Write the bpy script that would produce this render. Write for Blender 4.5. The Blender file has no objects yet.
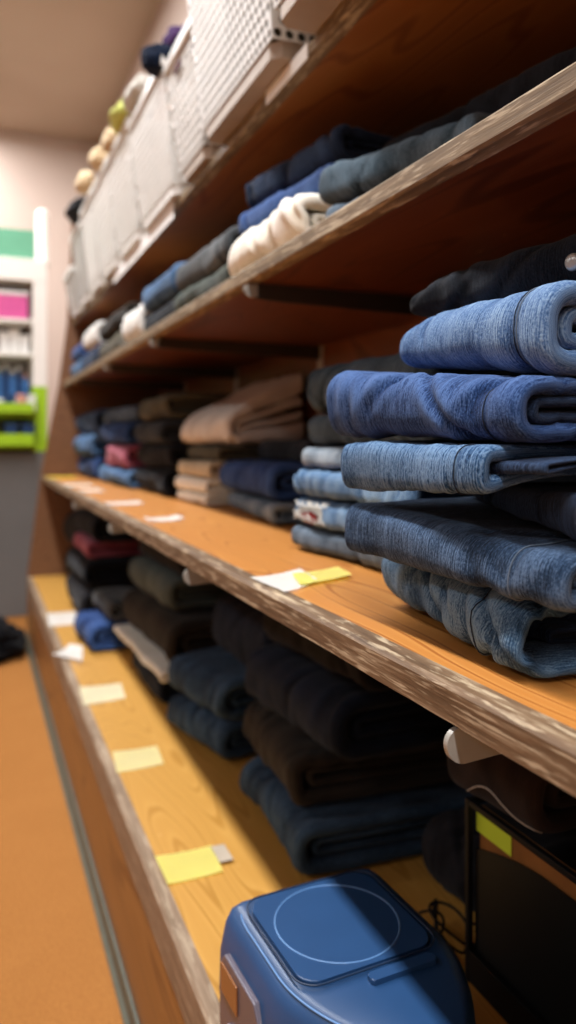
import bpy, bmesh, math, random
from mathutils import Vector, Matrix, noise
random.seed(7)
scene = bpy.context.scene
COL = scene.collection
F = 770.0; U0 = -28.0; V0 = 440.0
PSI = math.atan(316/770.0); CP = math.cos(PSI); SP = math.sin(PSI)
H = 0.784                      # camera height over the floor
ZD, ZM, ZS, ZT = 0.249, 0.643, 1.013, 1.259   # tops of deck, main shelf, upper shelf, top shelf
YEND = 3.17; XB = 0.72; YNEAR = -0.5

def y_from(u, X):
    "distance along the unit of a photo column, for a thing standing at offset X"
    D = F*X/(CP*(u-U0)); return (D-SP*X)/CP
def z_from(v, X, Y): return H+(V0-v)*(Y*CP+X*SP)/F
def on_plane(u, v, Z):
    D = (Z-H)*F/(V0-v); X = (u-U0)*CP*D/F
    return X, (D-SP*X)/CP
def at_y(u, v, Y):
    r = (u-288)/F; k = Y/(CP-r*SP)
    return (SP+r*CP)*k, H+(V0-v)*k/F

# ------------------------------------------------------------------ helpers
def lin(c):
    if isinstance(c, str): c = tuple(int(c[i:i+2],16)/255 for i in (0,2,4))
    return tuple(x/12.92 if x <= .04045 else ((x+.055)/1.055)**2.4 for x in c)+(1,)
def tag(o, label=None, cat=None, group=None, kind=None):
    if label: o['label'] = label
    if cat: o['category'] = cat
    if group: o['group'] = group
    if kind: o['kind'] = kind
    return o
def empty(name, loc=(0,0,0), rz=0, label=None, cat=None, group=None):
    o = bpy.data.objects.new(name, None); COL.objects.link(o)
    o.location = loc; o.rotation_euler = (0,0,rz); o.empty_display_size = .02
    return tag(o, label, cat, group)
def link(name, me, mat, parent=None, smooth=False):
    o = bpy.data.objects.new(name, me); COL.objects.link(o)
    if mat and not me.materials: me.materials.append(mat)
    if parent: o.parent = parent
    if smooth:
        for p in me.polygons: p.use_smooth = True
    return o
def from_bm(name, bm, mat, parent=None, smooth=False):
    bmesh.ops.recalc_face_normals(bm, faces=bm.faces)
    me = bpy.data.meshes.new(name); bm.to_mesh(me); bm.free()
    return link(name, me, mat, parent, smooth)
def add_box(bm, x0,x1,y0,y1,z0,z1, bev=0):
    r = bmesh.ops.create_cube(bm, size=1)
    vs = r['verts']
    for v in vs:
        v.co = Vector((x0+(v.co.x+.5)*(x1-x0), y0+(v.co.y+.5)*(y1-y0), z0+(v.co.z+.5)*(z1-z0)))
    if bev:
        es = list({e for v in vs for e in v.link_edges})
        bmesh.ops.bevel(bm, geom=es, offset=bev, segments=2, affect='EDGES', profile=.5)
def box(name, mat, parent, x0,x1,y0,y1,z0,z1, bev=0):
    bm = bmesh.new(); add_box(bm, x0,x1,y0,y1,z0,z1, bev)
    return from_bm(name, bm, mat, parent)
def add_prism(bm, pts, axis, a0, a1):
    "polygon pts in the plane across axis, extruded from a0 to a1"
    def mk(p, a):
        if axis == 'y': return (p[0], a, p[1])
        if axis == 'x': return (a, p[0], p[1])
        return (p[0], p[1], a)
    A = [bm.verts.new(mk(p,a0)) for p in pts]; B = [bm.verts.new(mk(p,a1)) for p in pts]
    n = len(pts); bm.faces.new(A); bm.faces.new(B[::-1])
    for i in range(n): bm.faces.new((A[i],B[i],B[(i+1)%n],A[(i+1)%n]))
def prism(name, mat, parent, pts, axis, a0, a1, bev=0, smooth=False):
    bm = bmesh.new(); add_prism(bm, pts, axis, a0, a1)
    if bev: bmesh.ops.bevel(bm, geom=list(bm.edges), offset=bev, segments=2, affect='EDGES', profile=.5)
    return from_bm(name, bm, mat, parent, smooth)
def tube_bm(bm, pts, r, n=8):
    rings = []
    for i,p in enumerate(pts):
        p = Vector(p); a = Vector(pts[max(i-1,0)]); b = Vector(pts[min(i+1,len(pts)-1)])
        t = (b-a).normalized(); s = t.cross(Vector((0.31,0.2,.93)));
        if s.length < 1e-4: s = t.cross(Vector((1,0,0)))
        s.normalize(); w = t.cross(s)
        rings.append([bm.verts.new(p+r*(math.cos(k*2*math.pi/n)*s+math.sin(k*2*math.pi/n)*w)) for k in range(n)])
    for i in range(len(rings)-1):
        for k in range(n):
            bm.faces.new((rings[i][k],rings[i][(k+1)%n],rings[i+1][(k+1)%n],rings[i+1][k]))
    bm.faces.new(rings[0][::-1]); bm.faces.new(rings[-1])
def tube(name, mat, parent, pts, r, n=8):
    bm = bmesh.new(); tube_bm(bm, pts, r, n); return from_bm(name, bm, mat, parent, True)
def lathe(name, mat, parent, prof, n=20, axis='z', loc=(0,0,0)):
    bm = bmesh.new(); rings = []
    for r,h in prof:
        ring = []
        for k in range(n):
            a = 2*math.pi*k/n; c,s = r*math.cos(a), r*math.sin(a)
            q = (c,s,h) if axis == 'z' else ((c,h,s) if axis == 'y' else (h,c,s))
            ring.append(bm.verts.new(Vector(q)+Vector(loc)))
        rings.append(ring)
    for i in range(len(rings)-1):
        for k in range(n): bm.faces.new((rings[i][k],rings[i][(k+1)%n],rings[i+1][(k+1)%n],rings[i+1][k]))
    bm.faces.new(rings[0][::-1]); bm.faces.new(rings[-1])
    return from_bm(name, bm, mat, parent, True)

# ------------------------------------------------------------------ materials
class NT:
    def __init__(s, name, rough=.6, spec=.3):
        s.m = bpy.data.materials.new(name); s.m.use_nodes = True
        s.t = s.m.node_tree; s.b = s.t.nodes['Principled BSDF']
        s.b.inputs['Roughness'].default_value = rough
        s.b.inputs['Specular IOR Level'].default_value = spec
    def n(s, typ, **kw):
        nd = s.t.nodes.new(typ)
        for k,v in kw.items():
            if k in nd.inputs: nd.inputs[k].default_value = v
            else: setattr(nd, k, v)
        return nd
    def l(s, a, b): s.t.links.new(a, b)
    def coord(s, scale, which='Object'):
        tc = s.n('ShaderNodeTexCoord'); mp = s.n('ShaderNodeMapping')
        mp.inputs['Scale'].default_value = scale
        s.l(tc.outputs[which], mp.inputs['Vector']); return mp.outputs['Vector']
    def noise(s, vec, scale=1, detail=4, rough=.55):
        nd = s.n('ShaderNodeTexNoise'); nd.inputs['Scale'].default_value = scale
        nd.inputs['Detail'].default_value = detail; nd.inputs['Roughness'].default_value = rough
        s.l(vec, nd.inputs['Vector']); return nd.outputs['Fac']
    def ramp(s, fac, stops):
        r = s.n('ShaderNodeValToRGB'); e = r.color_ramp.elements
        while len(e) < len(stops): e.new(.5)
        for k,(p,c) in enumerate(stops):
            e[k].position = p; e[k].color = c if len(c) == 4 else lin(c)
        s.l(fac, r.inputs['Fac']); return r.outputs['Color']
    def math(s, op, a, b=None):
        nd = s.n('ShaderNodeMath', operation=op)
        for i,x in enumerate((a,b)):
            if x is None: continue
            if isinstance(x,(int,float)): nd.inputs[i].default_value = x
            else: s.l(x, nd.inputs[i])
        return nd.outputs[0]
    def mix(s, fac, a, b, mode='MIX'):
        nd = s.n('ShaderNodeMix', data_type='RGBA', blend_type=mode)
        for sock,x in ((nd.inputs[0],fac),(nd.inputs[6],a),(nd.inputs[7],b)):
            if isinstance(x,(int,float,tuple)): sock.default_value = x
            else: s.l(x, sock)
        return nd.outputs[2]
    def bump(s, h, strength=.3, dist=.001):
        b = s.n('ShaderNodeBump'); b.inputs['Strength'].default_value = strength; b.inputs['Distance'].default_value = dist
        s.l(h, b.inputs['Height']); s.l(b.outputs['Normal'], s.b.inputs['Normal'])
    def col(s, c):
        if isinstance(c, tuple): s.b.inputs['Base Color'].default_value = c
        else: s.l(c, s.b.inputs['Base Color'])
        return s.m
CACHE = {}
def flat(name, hexc, rough=.5, spec=.3, var=.06, scale=30, metal=0):
    key = ('flat',name,hexc)
    if key in CACHE: return CACHE[key]
    t = NT(name, rough, spec); t.b.inputs['Metallic'].default_value = metal
    c = lin(hexc); d = tuple(x*(1-2*var) for x in c[:3])+(1,)
    f = t.noise(t.coord((1,1,1)), scale, 3)
    t.col(t.ramp(f, [(.35,d),(.65,c)])); CACHE[key] = t.m
    return t.m

def plywood(name, dark, mid, light, rough=.42, spec=.35, lines=26, var=1.0):
    t = NT(name, rough, spec)
    v = t.coord((7, .9, 7)); base = t.noise(v, 1.0, 2, .45)
    fine = t.noise(t.coord((220, 5, 220)), 1, 3, .6)
    wig = t.noise(t.coord((30, 6, 30)), 1, 2, .5)
    ph = t.math('ADD', t.math('MULTIPLY', base, lines*6.283), t.math('MULTIPLY', wig, 2.2))
    band = t.math('MULTIPLY_ADD', t.math('SINE', ph), .5); t.t.nodes[-1].inputs[2].default_value = .5
    band = t.math('POWER', band, 1.8)
    c1 = t.ramp(band, [(0,mid),(.75,light),(1,dark)])
    big = t.noise(t.coord((3,1.2,3)), 1, 2)
    c2 = t.mix(t.math('MULTIPLY', big, .45*var), c1, lin(dark))
    c3 = t.mix(t.math('MULTIPLY', fine, .35), c2, lin(dark))
    scr = t.noise(t.coord((60,18,60)), 1, 5, .7)
    c4 = t.mix(t.math('MULTIPLY', t.math('GREATER_THAN', scr, .69), .28), c3, lin('f2c98a'))
    t.bump(fine, .25, .0006)
    return t.col(c4)
def worn_edge(name, dark, mid, pale, amount=.5):
    t = NT(name, .6, .25)
    st = t.noise(t.coord((90, 7, 190)), 1, 4, .7)
    fl = t.noise(t.coord((130, 22, 300)), 1, 3, .6)
    c = t.ramp(st, [(.3,dark),(.55,mid),(.8,pale)])
    m = t.ramp(fl, [(.55,(0,0,0,1)),(.64,(1,1,1,1))])
    c = t.mix(t.math('MULTIPLY', m, amount), c, lin(pale))
    t.bump(st, .5, .0012)
    return t.col(c)

M_MAIN = plywood('varnished_plywood', '9a5a22', 'c4843f', 'd0944c', lines=30)
M_DECK = plywood('yellow_plywood', 'ac7a30', 'c69346', 'd09e50', rough=.38, spec=.45, lines=24)
M_UNDER = plywood('shaded_red_plywood', '4e2412', '6a371d', '743f22', lines=14)  # underside shade put into the colour, darker than the board tops
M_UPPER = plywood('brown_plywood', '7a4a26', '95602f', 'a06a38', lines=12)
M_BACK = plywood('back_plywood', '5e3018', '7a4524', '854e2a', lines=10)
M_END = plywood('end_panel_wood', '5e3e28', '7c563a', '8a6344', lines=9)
M_TOE = plywood('toe_board_wood', '744c2a', '946636', 'a07240', lines=9)
M_EDGE = worn_edge('worn_shelf_edge', '4c3826', '735a42', 'cdb999', .6)
M_EDGE_UP = worn_edge('grey_shelf_edge', '5a4936', '7e6a50', 'cdbb9c', .6)
M_DECKEDGE = worn_edge('scuffed_deck_edge', '6a5540', '8d7660', 'b9a68c', .4)
M_STEEL = flat('painted_steel', 'b9b4aa', .35, .5)
M_DARKSTEEL = flat('dark_steel', '3a3128', .45, .4)

def denim(name, dark, mid, light, tex=1.0, slub=(80, 900)):
    key = ('denim', dark, mid, light, tex)
    if key in CACHE: return CACHE[key]
    t = NT(name, .92, .08)
    def dk(c, k=.52): return tuple(x*k for x in lin(c)[:3])+(1,)
    if name.startswith('denim'): dark, mid, light = dk(dark, .5), dk(mid), dk(light, .64)
    t.b.inputs['Sheen Weight'].default_value = .05; t.b.inputs['Sheen Roughness'].default_value = .5
    slubs = t.noise(t.coord((slub[0], slub[1], 1), 'UV'), 1, 3, .7)
    spk = t.noise(t.coord((700, 900, 1), 'UV'), 1, 2, .6)
    fade = t.noise(t.coord((9, 22, 9), 'UV'), 1, 4, .6)
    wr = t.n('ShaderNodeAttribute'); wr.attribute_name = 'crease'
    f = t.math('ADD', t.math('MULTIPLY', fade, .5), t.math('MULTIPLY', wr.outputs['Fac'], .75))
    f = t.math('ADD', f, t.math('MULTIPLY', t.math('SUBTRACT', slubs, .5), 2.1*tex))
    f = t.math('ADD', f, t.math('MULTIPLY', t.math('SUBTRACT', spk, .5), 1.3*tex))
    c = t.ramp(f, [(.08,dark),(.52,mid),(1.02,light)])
    t.bump(t.math('ADD', slubs, spk), .5*tex+.05, .0009)
    CACHE[key] = t.col(c); return t.m

# ------------------------------------------------------------------ folded cloth
def nz(a, b, c): return noise.noise(Vector((a, b, c)))
def ridge(a, b, c): return 1-2*abs(noise.noise(Vector((a, b, c))))

def u_path(Dp, zb, zt, x0, fat, ns, na):
    "a sheet folded over: bottom run, rounded front, top run; returns (x, z, nx, nz, length, u)"
    rz = (zt-zb)/2; rx = rz*fat; zc = (zt+zb)/2; P = []
    xs = x0+rx
    for i in range(ns): P.append((Dp+(xs-Dp)*(i/ns)**.8, zb, 0, -1))
    for i in range(na+1):
        a = -math.pi/2-math.pi*i/na
        c, s = math.cos(a), math.sin(a)
        e = .68
        P.append((xs+rx*math.copysign(abs(c)**e, c), zc+rz*math.copysign(abs(s)**e, s), c, s))
    for i in range(1, ns+1): P.append((xs+(Dp-xs)*(i/ns)**1.25, zt, 0, 1))
    out = []; L = 0
    for i,(x,z,a,b) in enumerate(P):
        if i: L += math.hypot(x-P[i-1][0], z-P[i-1][1])
        out.append((x, z, a, b, L))
    return out

class Wrinkle:
    "height field of a garment: soft swells, sharp ridges and a few long creases"
    def __init__(w, amp, seed, freq, W, Lf, n=None):
        w.amp, w.seed, w.freq = amp, seed, freq
        r = random.Random(seed*101); w.cr = []
        for k in range(n if n is not None else 9):
            w.cr.append((r.uniform(-W/2, W/2), Lf+r.uniform(-.05,.07), r.uniform(-1.6,1.6), r.uniform(.003,.010), r.uniform(.35,1.3), r.uniform(.015,.06)))
    def __call__(w, y, L):
        f, s = w.freq, w.seed
        w1 = nz(y*17*f+s*7.3, L*7*f+s, s*2.1)
        w2 = ridge(y*30*f+L*9*f+s*5.1, L*11*f-s*3, s*1.3+4)
        w3 = nz(y*80*f+s, L*38*f, s*4.4)
        c = 0
        for (yc,lc,sl,wd,dp,ln) in w.cr:
            dl = (L-lc)/ln
            if abs(dl) > 1.6: continue
            q = (y-yc-sl*(L-lc)-.004*nz(L*30, yc*9, s))/wd
            if abs(q) < 4: c += dp*math.exp(-dl*dl*1.6)*(.55*math.exp(-(q-1.6)**2*.5)+.55*math.exp(-(q+1.6)**2*.5)-1.2*math.exp(-q*q*1.4))
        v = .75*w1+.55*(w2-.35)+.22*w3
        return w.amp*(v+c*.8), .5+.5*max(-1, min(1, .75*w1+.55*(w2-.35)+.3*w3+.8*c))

def sheet_mesh(name, path, ya, yb, t, ny, warp, wrinkle, seed, scale=1.0, ends=True):
    "closed solid of a folded cloth sheet; warp() puts local points into the pile"
    n = len(path); verts = []; uvs = []; crease = []
    ys = []; c12 = .5-.5*math.cos(math.pi*.12)
    for j in range(ny+1):
        q = .5-.5*math.cos(math.pi*(.12+.76*j/ny)); q = (q-c12)/(1-2*c12)
        ys.append(ya+(yb-ya)*q)
    for i,(x,z,nx,nzv,L) in enumerate(path):
        hw = .005*nz(L*9, seed*3.1, 1.7)+.0015*nz(L*40, seed, 4.7); fw = .007*nz(L*9, seed*1.9, 9.2)
        rows = []
        for j,y in enumerate(ys):
            k = j/ny
            yy = y+hw*((1-k)**3)+fw*(k**3)
            w, c = wrinkle(y, L); w *= scale
            d = min(y-ya, yb-y); e = 1.0
            if ends:
                rr = max(t*.55, .002)
                if d < rr: e = math.sqrt(max(.16, 1-(1-d/rr)**2))
            rows.append((yy, w, e, c))
        for (yy,w,e,c) in rows:
            o = w+t/2*e
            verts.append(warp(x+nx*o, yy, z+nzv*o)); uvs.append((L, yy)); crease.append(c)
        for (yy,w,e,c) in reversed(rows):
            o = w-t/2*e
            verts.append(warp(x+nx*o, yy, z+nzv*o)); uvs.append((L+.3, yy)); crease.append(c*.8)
    R = 2*(ny+1); faces = []
    for i in range(n-1):
        for k in range(R):
            a = i*R+k; b = i*R+(k+1)%R
            faces.append((a, b, b+R, a+R))
    for i in (0, n-1):
        for j in range(ny):
            q = (i*R+j, i*R+R-1-j, i*R+R-2-j, i*R+j+1)
            faces.append(q if i == 0 else q[::-1])
    me = bpy.data.meshes.new(name); me.from_pydata(verts, [], faces)
    uvl = me.uv_layers.new(name='UVMap')
    flatuv = []
    for lp in me.loops: flatuv.extend(uvs[lp.vertex_index])
    uvl.data.foreach_set('uv', flatuv)
    at = me.attributes.new('crease', 'FLOAT', 'POINT'); at.data.foreach_set('value', crease)
    me.update()
    bm = bmesh.new(); bm.from_mesh(me); bmesh.ops.recalc_face_normals(bm, faces=bm.faces); bm.to_mesh(me); bm.free()
    return me

def folded(name, label, cat, far, near, zf, zn, back, mat, seed, inner_mat=None, hem_mat=None, group=None,
           res=1, t=None, amp=.003, freq=1.0, fat=1.15, hollow=False, inner_out=0.0, rise=0.0, hem=True, hem_w=.022,
           droop=.003, parts=True, twist=0.0, creases=None, wob=.007, endsag=0.0, shear=False):
    "a folded garment: front fold runs from far=(x,y) to near=(x,y); zf / zn = (bottom, top) heights at those two ends; back = x of its rear"
    fx,fy = far; nx_,ny_ = near
    mid = Vector(((fx+nx_)/2, (fy+ny_)/2, 0)); d = Vector((fx-nx_, fy-ny_, 0)); W = d.length
    ang = math.atan2(d.y, d.x)-math.pi/2
    T = ((zf[1]-zf[0])+(zn[1]-zn[0]))/2; z0 = (zf[0]+zn[0])/2
    Dp = back-mid.x
    t = t or T*.24
    if any(abs(zf[0]-q-.001) < 1e-4 for q in (ZD,ZM,ZS)): droop = 0
    root = empty(name, (mid.x, mid.y, z0), ang, label, cat, group)
    def warp(x, y, z):
        k = (y+W/2)/W; k = max(-.2, min(1.2, k)); b = zn[0]+(zf[0]-zn[0])*k; h = (zn[1]-zn[0])+((zf[1]-zf[0])-(zn[1]-zn[0]))*k
        zr = max(.0, min(1.0, z/T))
        zz = b+h*zr*(1+rise*max(0, x)/Dp)
        if shear: y = y-x*math.tan(ang)
        xx = x+twist*(.5-k)*z+wob*nz(seed*2.2, y*9, z*22)
        if droop and x < .07: zz -= droop*(1-x/.07)**2*(1-zr)
        if endsag and k > .75: zz -= endsag*((k-.75)/.25)**2*zr
        return (xx, y, zz-z0)
    ns = int(14*res)+4; na = int(12*res)+4; ny = int(20*res)+6
    ins = .0016+amp*.45
    outer = u_path(Dp, t/2+ins, T-t/2-ins, t/2, fat, ns, na)
    Lf = outer[ns+na//2][4]
    wk = Wrinkle(amp, seed, freq, W, Lf, creases)
    legs = 'jeans' in name or 'trousers' in name
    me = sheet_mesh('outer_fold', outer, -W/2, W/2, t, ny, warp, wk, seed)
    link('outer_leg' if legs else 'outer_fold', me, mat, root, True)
    root_info[root.name] = (outer, W, t, warp, wk, ns, na)
    if not parts: return root
    im = inner_mat or mat
    g = ins+t+amp*.5
    if hollow: ti = t*.8; zb, zt = g+ti/2, g+ti/2+max(.006, (T-2*g)*.30)
    else: ti = min(t*.9, (T-2*g)*.42); zb, zt = g+ti/2, T-g-ti/2
    if zt-zb > .002:
        inner = u_path(Dp, zb, zt, t*1.6+(.03 if hollow else .004), fat, ns, na)
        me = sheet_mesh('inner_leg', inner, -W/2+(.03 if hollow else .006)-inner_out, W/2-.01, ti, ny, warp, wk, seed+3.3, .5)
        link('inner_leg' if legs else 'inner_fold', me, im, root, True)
    if hem:
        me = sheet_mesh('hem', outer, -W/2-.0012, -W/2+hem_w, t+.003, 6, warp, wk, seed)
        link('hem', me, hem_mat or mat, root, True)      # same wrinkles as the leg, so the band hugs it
    return root
root_info = {}
def seam(root, pts, mat, r=.0006, name='stitching', label=None):
    "thread line on the outside of a garment; pts = (fraction along the fold path, y)"
    outer, W, t, warp, wk, ns, na = root_info[root.name]; P = []
    for f,y in pts:
        q = f*(len(outer)-1); i = min(len(outer)-2, int(q)); q -= i
        x,z,a,b,L = [u+(v-u)*q for u,v in zip(outer[i], outer[i+1])]
        o = wk(y, L)[0]+t/2+.0008
        P.append(warp(x+a*o, y, z+b*o))
    s_ = tube(name, mat, root, P, r, 5)
    if label: s_['label'] = label
    return s_

J = {}
def dn(k, dark, mid, light, tex=1.0): J[k] = denim('denim_'+k, dark, mid, light, tex)
dn('steel', '21384f', '4b729a', '90b2ce'); dn('slate', '172438', '375070', '6a84a6'); dn('navy', '0e1524', '20304c', '42587a')
dn('blue', '142a48', '386496', '84a8cf', 1.25); dn('indigo', '142344', '2c4a80', '5a7ab2'); dn('sky', '2c4a78', '5f86bd', '9dbde0')
dn('black', '090b0e', '16191f', '2e333b', .8); dn('teal', '26353d', '435560', '6f8290', .7); dn('pale', '6f8496', '9fb2c2', 'd3dee6', .7)
dn('light', '33587f', '5f8aba', 'a0c0dd'); dn('faded', '445a70', '768fa6', 'b6c6d2'); dn('royal', '15264e', '2d4c88', '5677b4', .7)
dn('greyblue', '33424e', '58697a', '8797a6', .8); dn('grey', '36393b', '5a5f62', '85898a', .6); dn('slateblue', '17222e', '31455a', '55708a', .8)
dn('shadenavy', '0b0e15', '181e2a', '2c3444', .8)  # darker navy copy, shade under the middle shelf put into the colour
def cl(k, dark, mid, light): J[k] = denim('cloth_'+k, dark, mid, light, .35)
cl('beige', 'b0a292', 'd6cabc', 'e8e0d4'); cl('cream', 'cfc6b0', 'ece6d4', 'f8f4ea'); cl('ivory', 'd6d4c4', 'f2f2e6', 'fbfbf4'); cl('tan', '94846a', 'bfae90', 'd8ccb2')
cl('olive', '2e2b22', '4b4638', '666050'); cl('brown', '151210', '25201b', '3b342c'); cl('blackcloth', '08080a', '131316', '26262a')
cl('charcoal', '191b1e', '2d3034', '484c50'); cl('maroon', '5a2230', '8c3d4e', 'b0707c'); cl('red', '7e1c1c', 'b53a34', 'd87a6c'); cl('white', 'b8b4aa', 'd8d5cc', 'efede8')
cl('greengrey', '262b28', '3f4540', '5c635c'); cl('leather', '120d0b', '231a16', '3a2d25')
cl('purple', '2f1f3c', '553a66', '7f6590'); cl('lime', 'b8bf62', 'dde28c', 'f0f2bc'); cl('peach', 'c9b08a', 'ead6b2', 'f8ecd6')

# ------------------------------------------------------------------ room
t = NT('tan_carpet', .95, .1)
v = t.noise(t.coord((1,1,1)), 260, 3, .7); b_ = t.noise(t.coord((1,1,1)), 7, 4, .7)
c = t.ramp(v, [(.3,'8e5a2c'),(.7,'c4884a')]); c = t.mix(t.math('MULTIPLY', b_, .6), c, lin('95602e'))
t.bump(v, .8, .004); M_CARPET = t.col(c)
t = NT('beige_ceiling_paint', .9, .1)
M_CEIL = t.col(t.ramp(t.noise(t.coord((1,1,1)), 1.2, 2), [(.3,'ab9784'),(.7,'b5a18e')]))
t = NT('pinkish_wall_paint', .9, .1)
M_WALL = t.col(t.ramp(t.noise(t.coord((1,1,1)), .8, 2), [(.3,'bca89c'),(.7,'c6b4a8')]))
def struct(o): o['kind'] = 'structure'; return o
struct(box('floor', M_CARPET, None, -4.0, XB+.06, -2.5, 5.2, -.05, 0))
struct(box('ceiling', M_CEIL, None, -4.0, XB+.06, -2.5, 5.2, 2.75, 2.8))
struct(box('wall_far', M_WALL, None, -4.0, XB+.06, 5.2, 5.25, 0, 2.75))
struct(box('wall_left', M_WALL, None, -4.05, -4.0, -2.5, 5.25, 0, 2.75))
struct(box('wall_near', M_WALL, None, -4.0, XB+.06, -2.55, -2.5, 0, 2.75))
struct(box('wall_right', M_WALL, None, XB+.06, XB+.11, -2.5, 5.25, 0, 2.75))
M_VINYL = flat('grey_vinyl', '5b5c50', .5)
bm = bmesh.new(); add_prism(bm, [(.188,0.0005),(.2005,0.0005),(.2005,.03),(.196,.03),(.194,.008),(.188,.003)], 'y', YNEAR, YEND+.02)
struct(from_bm('baseboard_right', bm, M_VINYL))

# ------------------------------------------------------------------ shelving unit
unit = empty('shelving_unit', (XB, 0, 0), 0, 'long worn wooden shelving unit of three shelves over a raised deck, filled with folded clothes', 'shelf')
def upart(o): o.parent = unit; o.matrix_parent_inverse = Matrix.Translation((-XB,0,0)); return o
def shelf(name, xf, zt, th, mtop, munder, medge, lip, y0=YNEAR):
    bm = bmesh.new(); add_box(bm, xf+.018, XB, y0, YEND-.001, zt-th, zt)
    bm.faces.ensure_lookup_table()
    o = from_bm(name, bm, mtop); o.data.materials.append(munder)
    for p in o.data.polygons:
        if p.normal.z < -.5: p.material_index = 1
    upart(o)
    # front nosing, slightly eased and lumpy
    bm = bmesh.new(); n = 160; rings = []
    for i in range(n+1):
        y = y0+(YEND-.001-y0)*i/n; w = .0008*nz(y*16, zt, 1)+.0005*nz(y*50, zt, 3)
        pr = [(xf+w,zt-lip+.002),(xf+w*.6,zt-.003),(xf+.003,zt+w*.3),(xf+.018,zt),(xf+.018,zt-lip),(xf+.003,zt-lip+w)]
        rings.append([bm.verts.new((a,y,z)) for a,z in pr])
    for i in range(n):
        for k in range(6): bm.faces.new((rings[i][k],rings[i][(k+1)%6],rings[i+1][(k+1)%6],rings[i+1][k]))
    bm.faces.new(rings[0]); bm.faces.new(rings[-1][::-1])
    e = from_bm('front_edge', bm, medge); e.parent = o
    e['label'] = 'scuffed greyish front edge of the shelf'
    return o
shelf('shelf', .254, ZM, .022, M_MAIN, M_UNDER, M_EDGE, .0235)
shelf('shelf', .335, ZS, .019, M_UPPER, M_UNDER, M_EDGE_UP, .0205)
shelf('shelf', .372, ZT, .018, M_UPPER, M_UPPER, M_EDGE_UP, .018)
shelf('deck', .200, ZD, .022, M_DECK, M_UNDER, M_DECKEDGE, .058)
upart(box('toe_board', M_TOE, None, .2015, .219, YNEAR, YEND-.001, .001, ZD-.0585))
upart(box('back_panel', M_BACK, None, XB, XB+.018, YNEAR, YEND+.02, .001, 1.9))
upart(prism('end_panel', M_END, None, [(.2,.001),(.2,.25),(.250,.643),(.318,1.0),(.352,1.259),(.372,1.72),(XB,1.72),(XB,.001)], 'y', YEND, YEND+.022))
# steel brackets and slotted uprights
BY = [.380, .97, 1.56, 2.15, 2.74]
for by in BY:
    for (zt,xf,th) in ((ZM,.254,.0225),(ZS,.335,.0195)):
        if zt == ZS and by < .5: continue
        z = zt-th-.0006
        arm = [(xf+.012,z),(XB-.004,z),(XB-.004,z-.030),(XB-.03,z-.029),(xf+.06,z-.022),(xf+.018,z-.020),(xf+.009,z-.014),(xf+.009,z-.005)]
        upart(prism('bracket', M_DARKSTEEL, None, arm, 'y', by-.0025, by+.0025))
    upart(box('upright_track', M_STEEL, None, XB-.0035, XB-.0003, by-.012, by+.012, ZD+.02, 1.85))

# bracket tip caps: pale rounded plates clipped on the bracket nose under the shelf edge
def cap(by, xf, zt, lip, label, L=.040, h=.021):
    bm = bmesh.new(); pts = []
    z1 = zt-lip-.0012; x0 = xf-.003
    for k in range(9):
        a = math.pi*(.5+.5*k/8); pts.append((x0+.009+.009*math.cos(a), z1-.009+.009*math.sin(a)))
    for k in range(9):
        a = math.pi*(1+.5*k/8); pts.append((x0+.012+.012*math.cos(a), z1-h+.012+.012*math.sin(a)))
    pts += [(x0+L, z1-h+.002), (x0+L, z1)]
    add_prism(bm, pts, 'y', by-.008, by-.004)
    o = from_bm('bracket_tip', bm, M_TIP); upart(o); o['label'] = label
M_TIP = flat('clear_grey_plastic', '9c988f', .35, .5)
for by in BY[:4]:
    cap(by, .254, ZM, .0235, 'pale rounded bracket tip')
    if by > .5: cap(by, .335, ZS, .0205, 'pale rounded bracket tip', .020, .018)

# ------------------------------------------------------------------ folded clothes on the middle shelf
h = H
def Z(*a): return tuple(h+x for x in a)
e = .001
MS = 'folded jeans on the middle shelf'
A = lambda name, label, cat, *a, **k: folded(name, label, cat, *a, **k)
a1 = A('folded_jeans', 'steel blue jeans with open leg end at the bottom of the big near stack', 'jeans', (.332,.575), (.283,.362), (ZM+e,h-.090), (ZM+e,h-.090), .66, J['steel'], 1.3, inner_mat=J['navy'], group=MS, res=4, t=.0055, amp=.004, hollow=True, hem_w=.045, twist=.5, creases=14)
a2 = A('folded_jeans', 'dark slate jeans, second from the bottom of the big near stack on the middle shelf', 'jeans', (.27,.55), (.288,.322), Z(-.089,-.045), Z(-.089,-.061), .63, J['slate'], 2.7, group=MS, res=4, amp=.002, hem_w=.035, droop=.006, creases=4)
A('folded_jeans', 'near black navy jeans wedged behind, third from the bottom of the big near stack', 'jeans', (.385,.55), (.298,.312), Z(-.044,-.035), Z(-.060,-.026), .66, J['navy'], 3.9, group=MS, res=3, amp=.002)
a3 = A('folded_jeans', 'medium blue jeans with dark leg inside, in the middle of the big near stack', 'jeans', (.270,.552), (.274,.368), Z(-.0335,.002), Z(-.0225,-.002), .62, J['blue'], 5.1, inner_mat=J['navy'], group=MS, res=4, amp=.0024, hem_w=.024, inner_out=.04, droop=.013, creases=4)
a4 = A('folded_jeans', 'indigo blue jeans, third from the top of the big near stack on the middle shelf', 'jeans', (.271,.575), (.288,.352), Z(.002,.058), Z(-.001,.037), .64, J['indigo'], 6.4, inner_mat=J['navy'], group=MS, res=4, amp=.0036, t=.009, hem_w=.03, creases=16, droop=.004)
a5 = A('folded_jeans', 'light blue jeans under the black pair, second from the top of the big near stack', 'jeans', (.328,.56), (.309,.36), Z(.059,.107), Z(.038,.0975), .66, J['sky'], 8.2, group=MS, res=4, amp=.0024, t=.011, hem_w=.03, fat=1.4, endsag=.012, creases=5)
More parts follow.
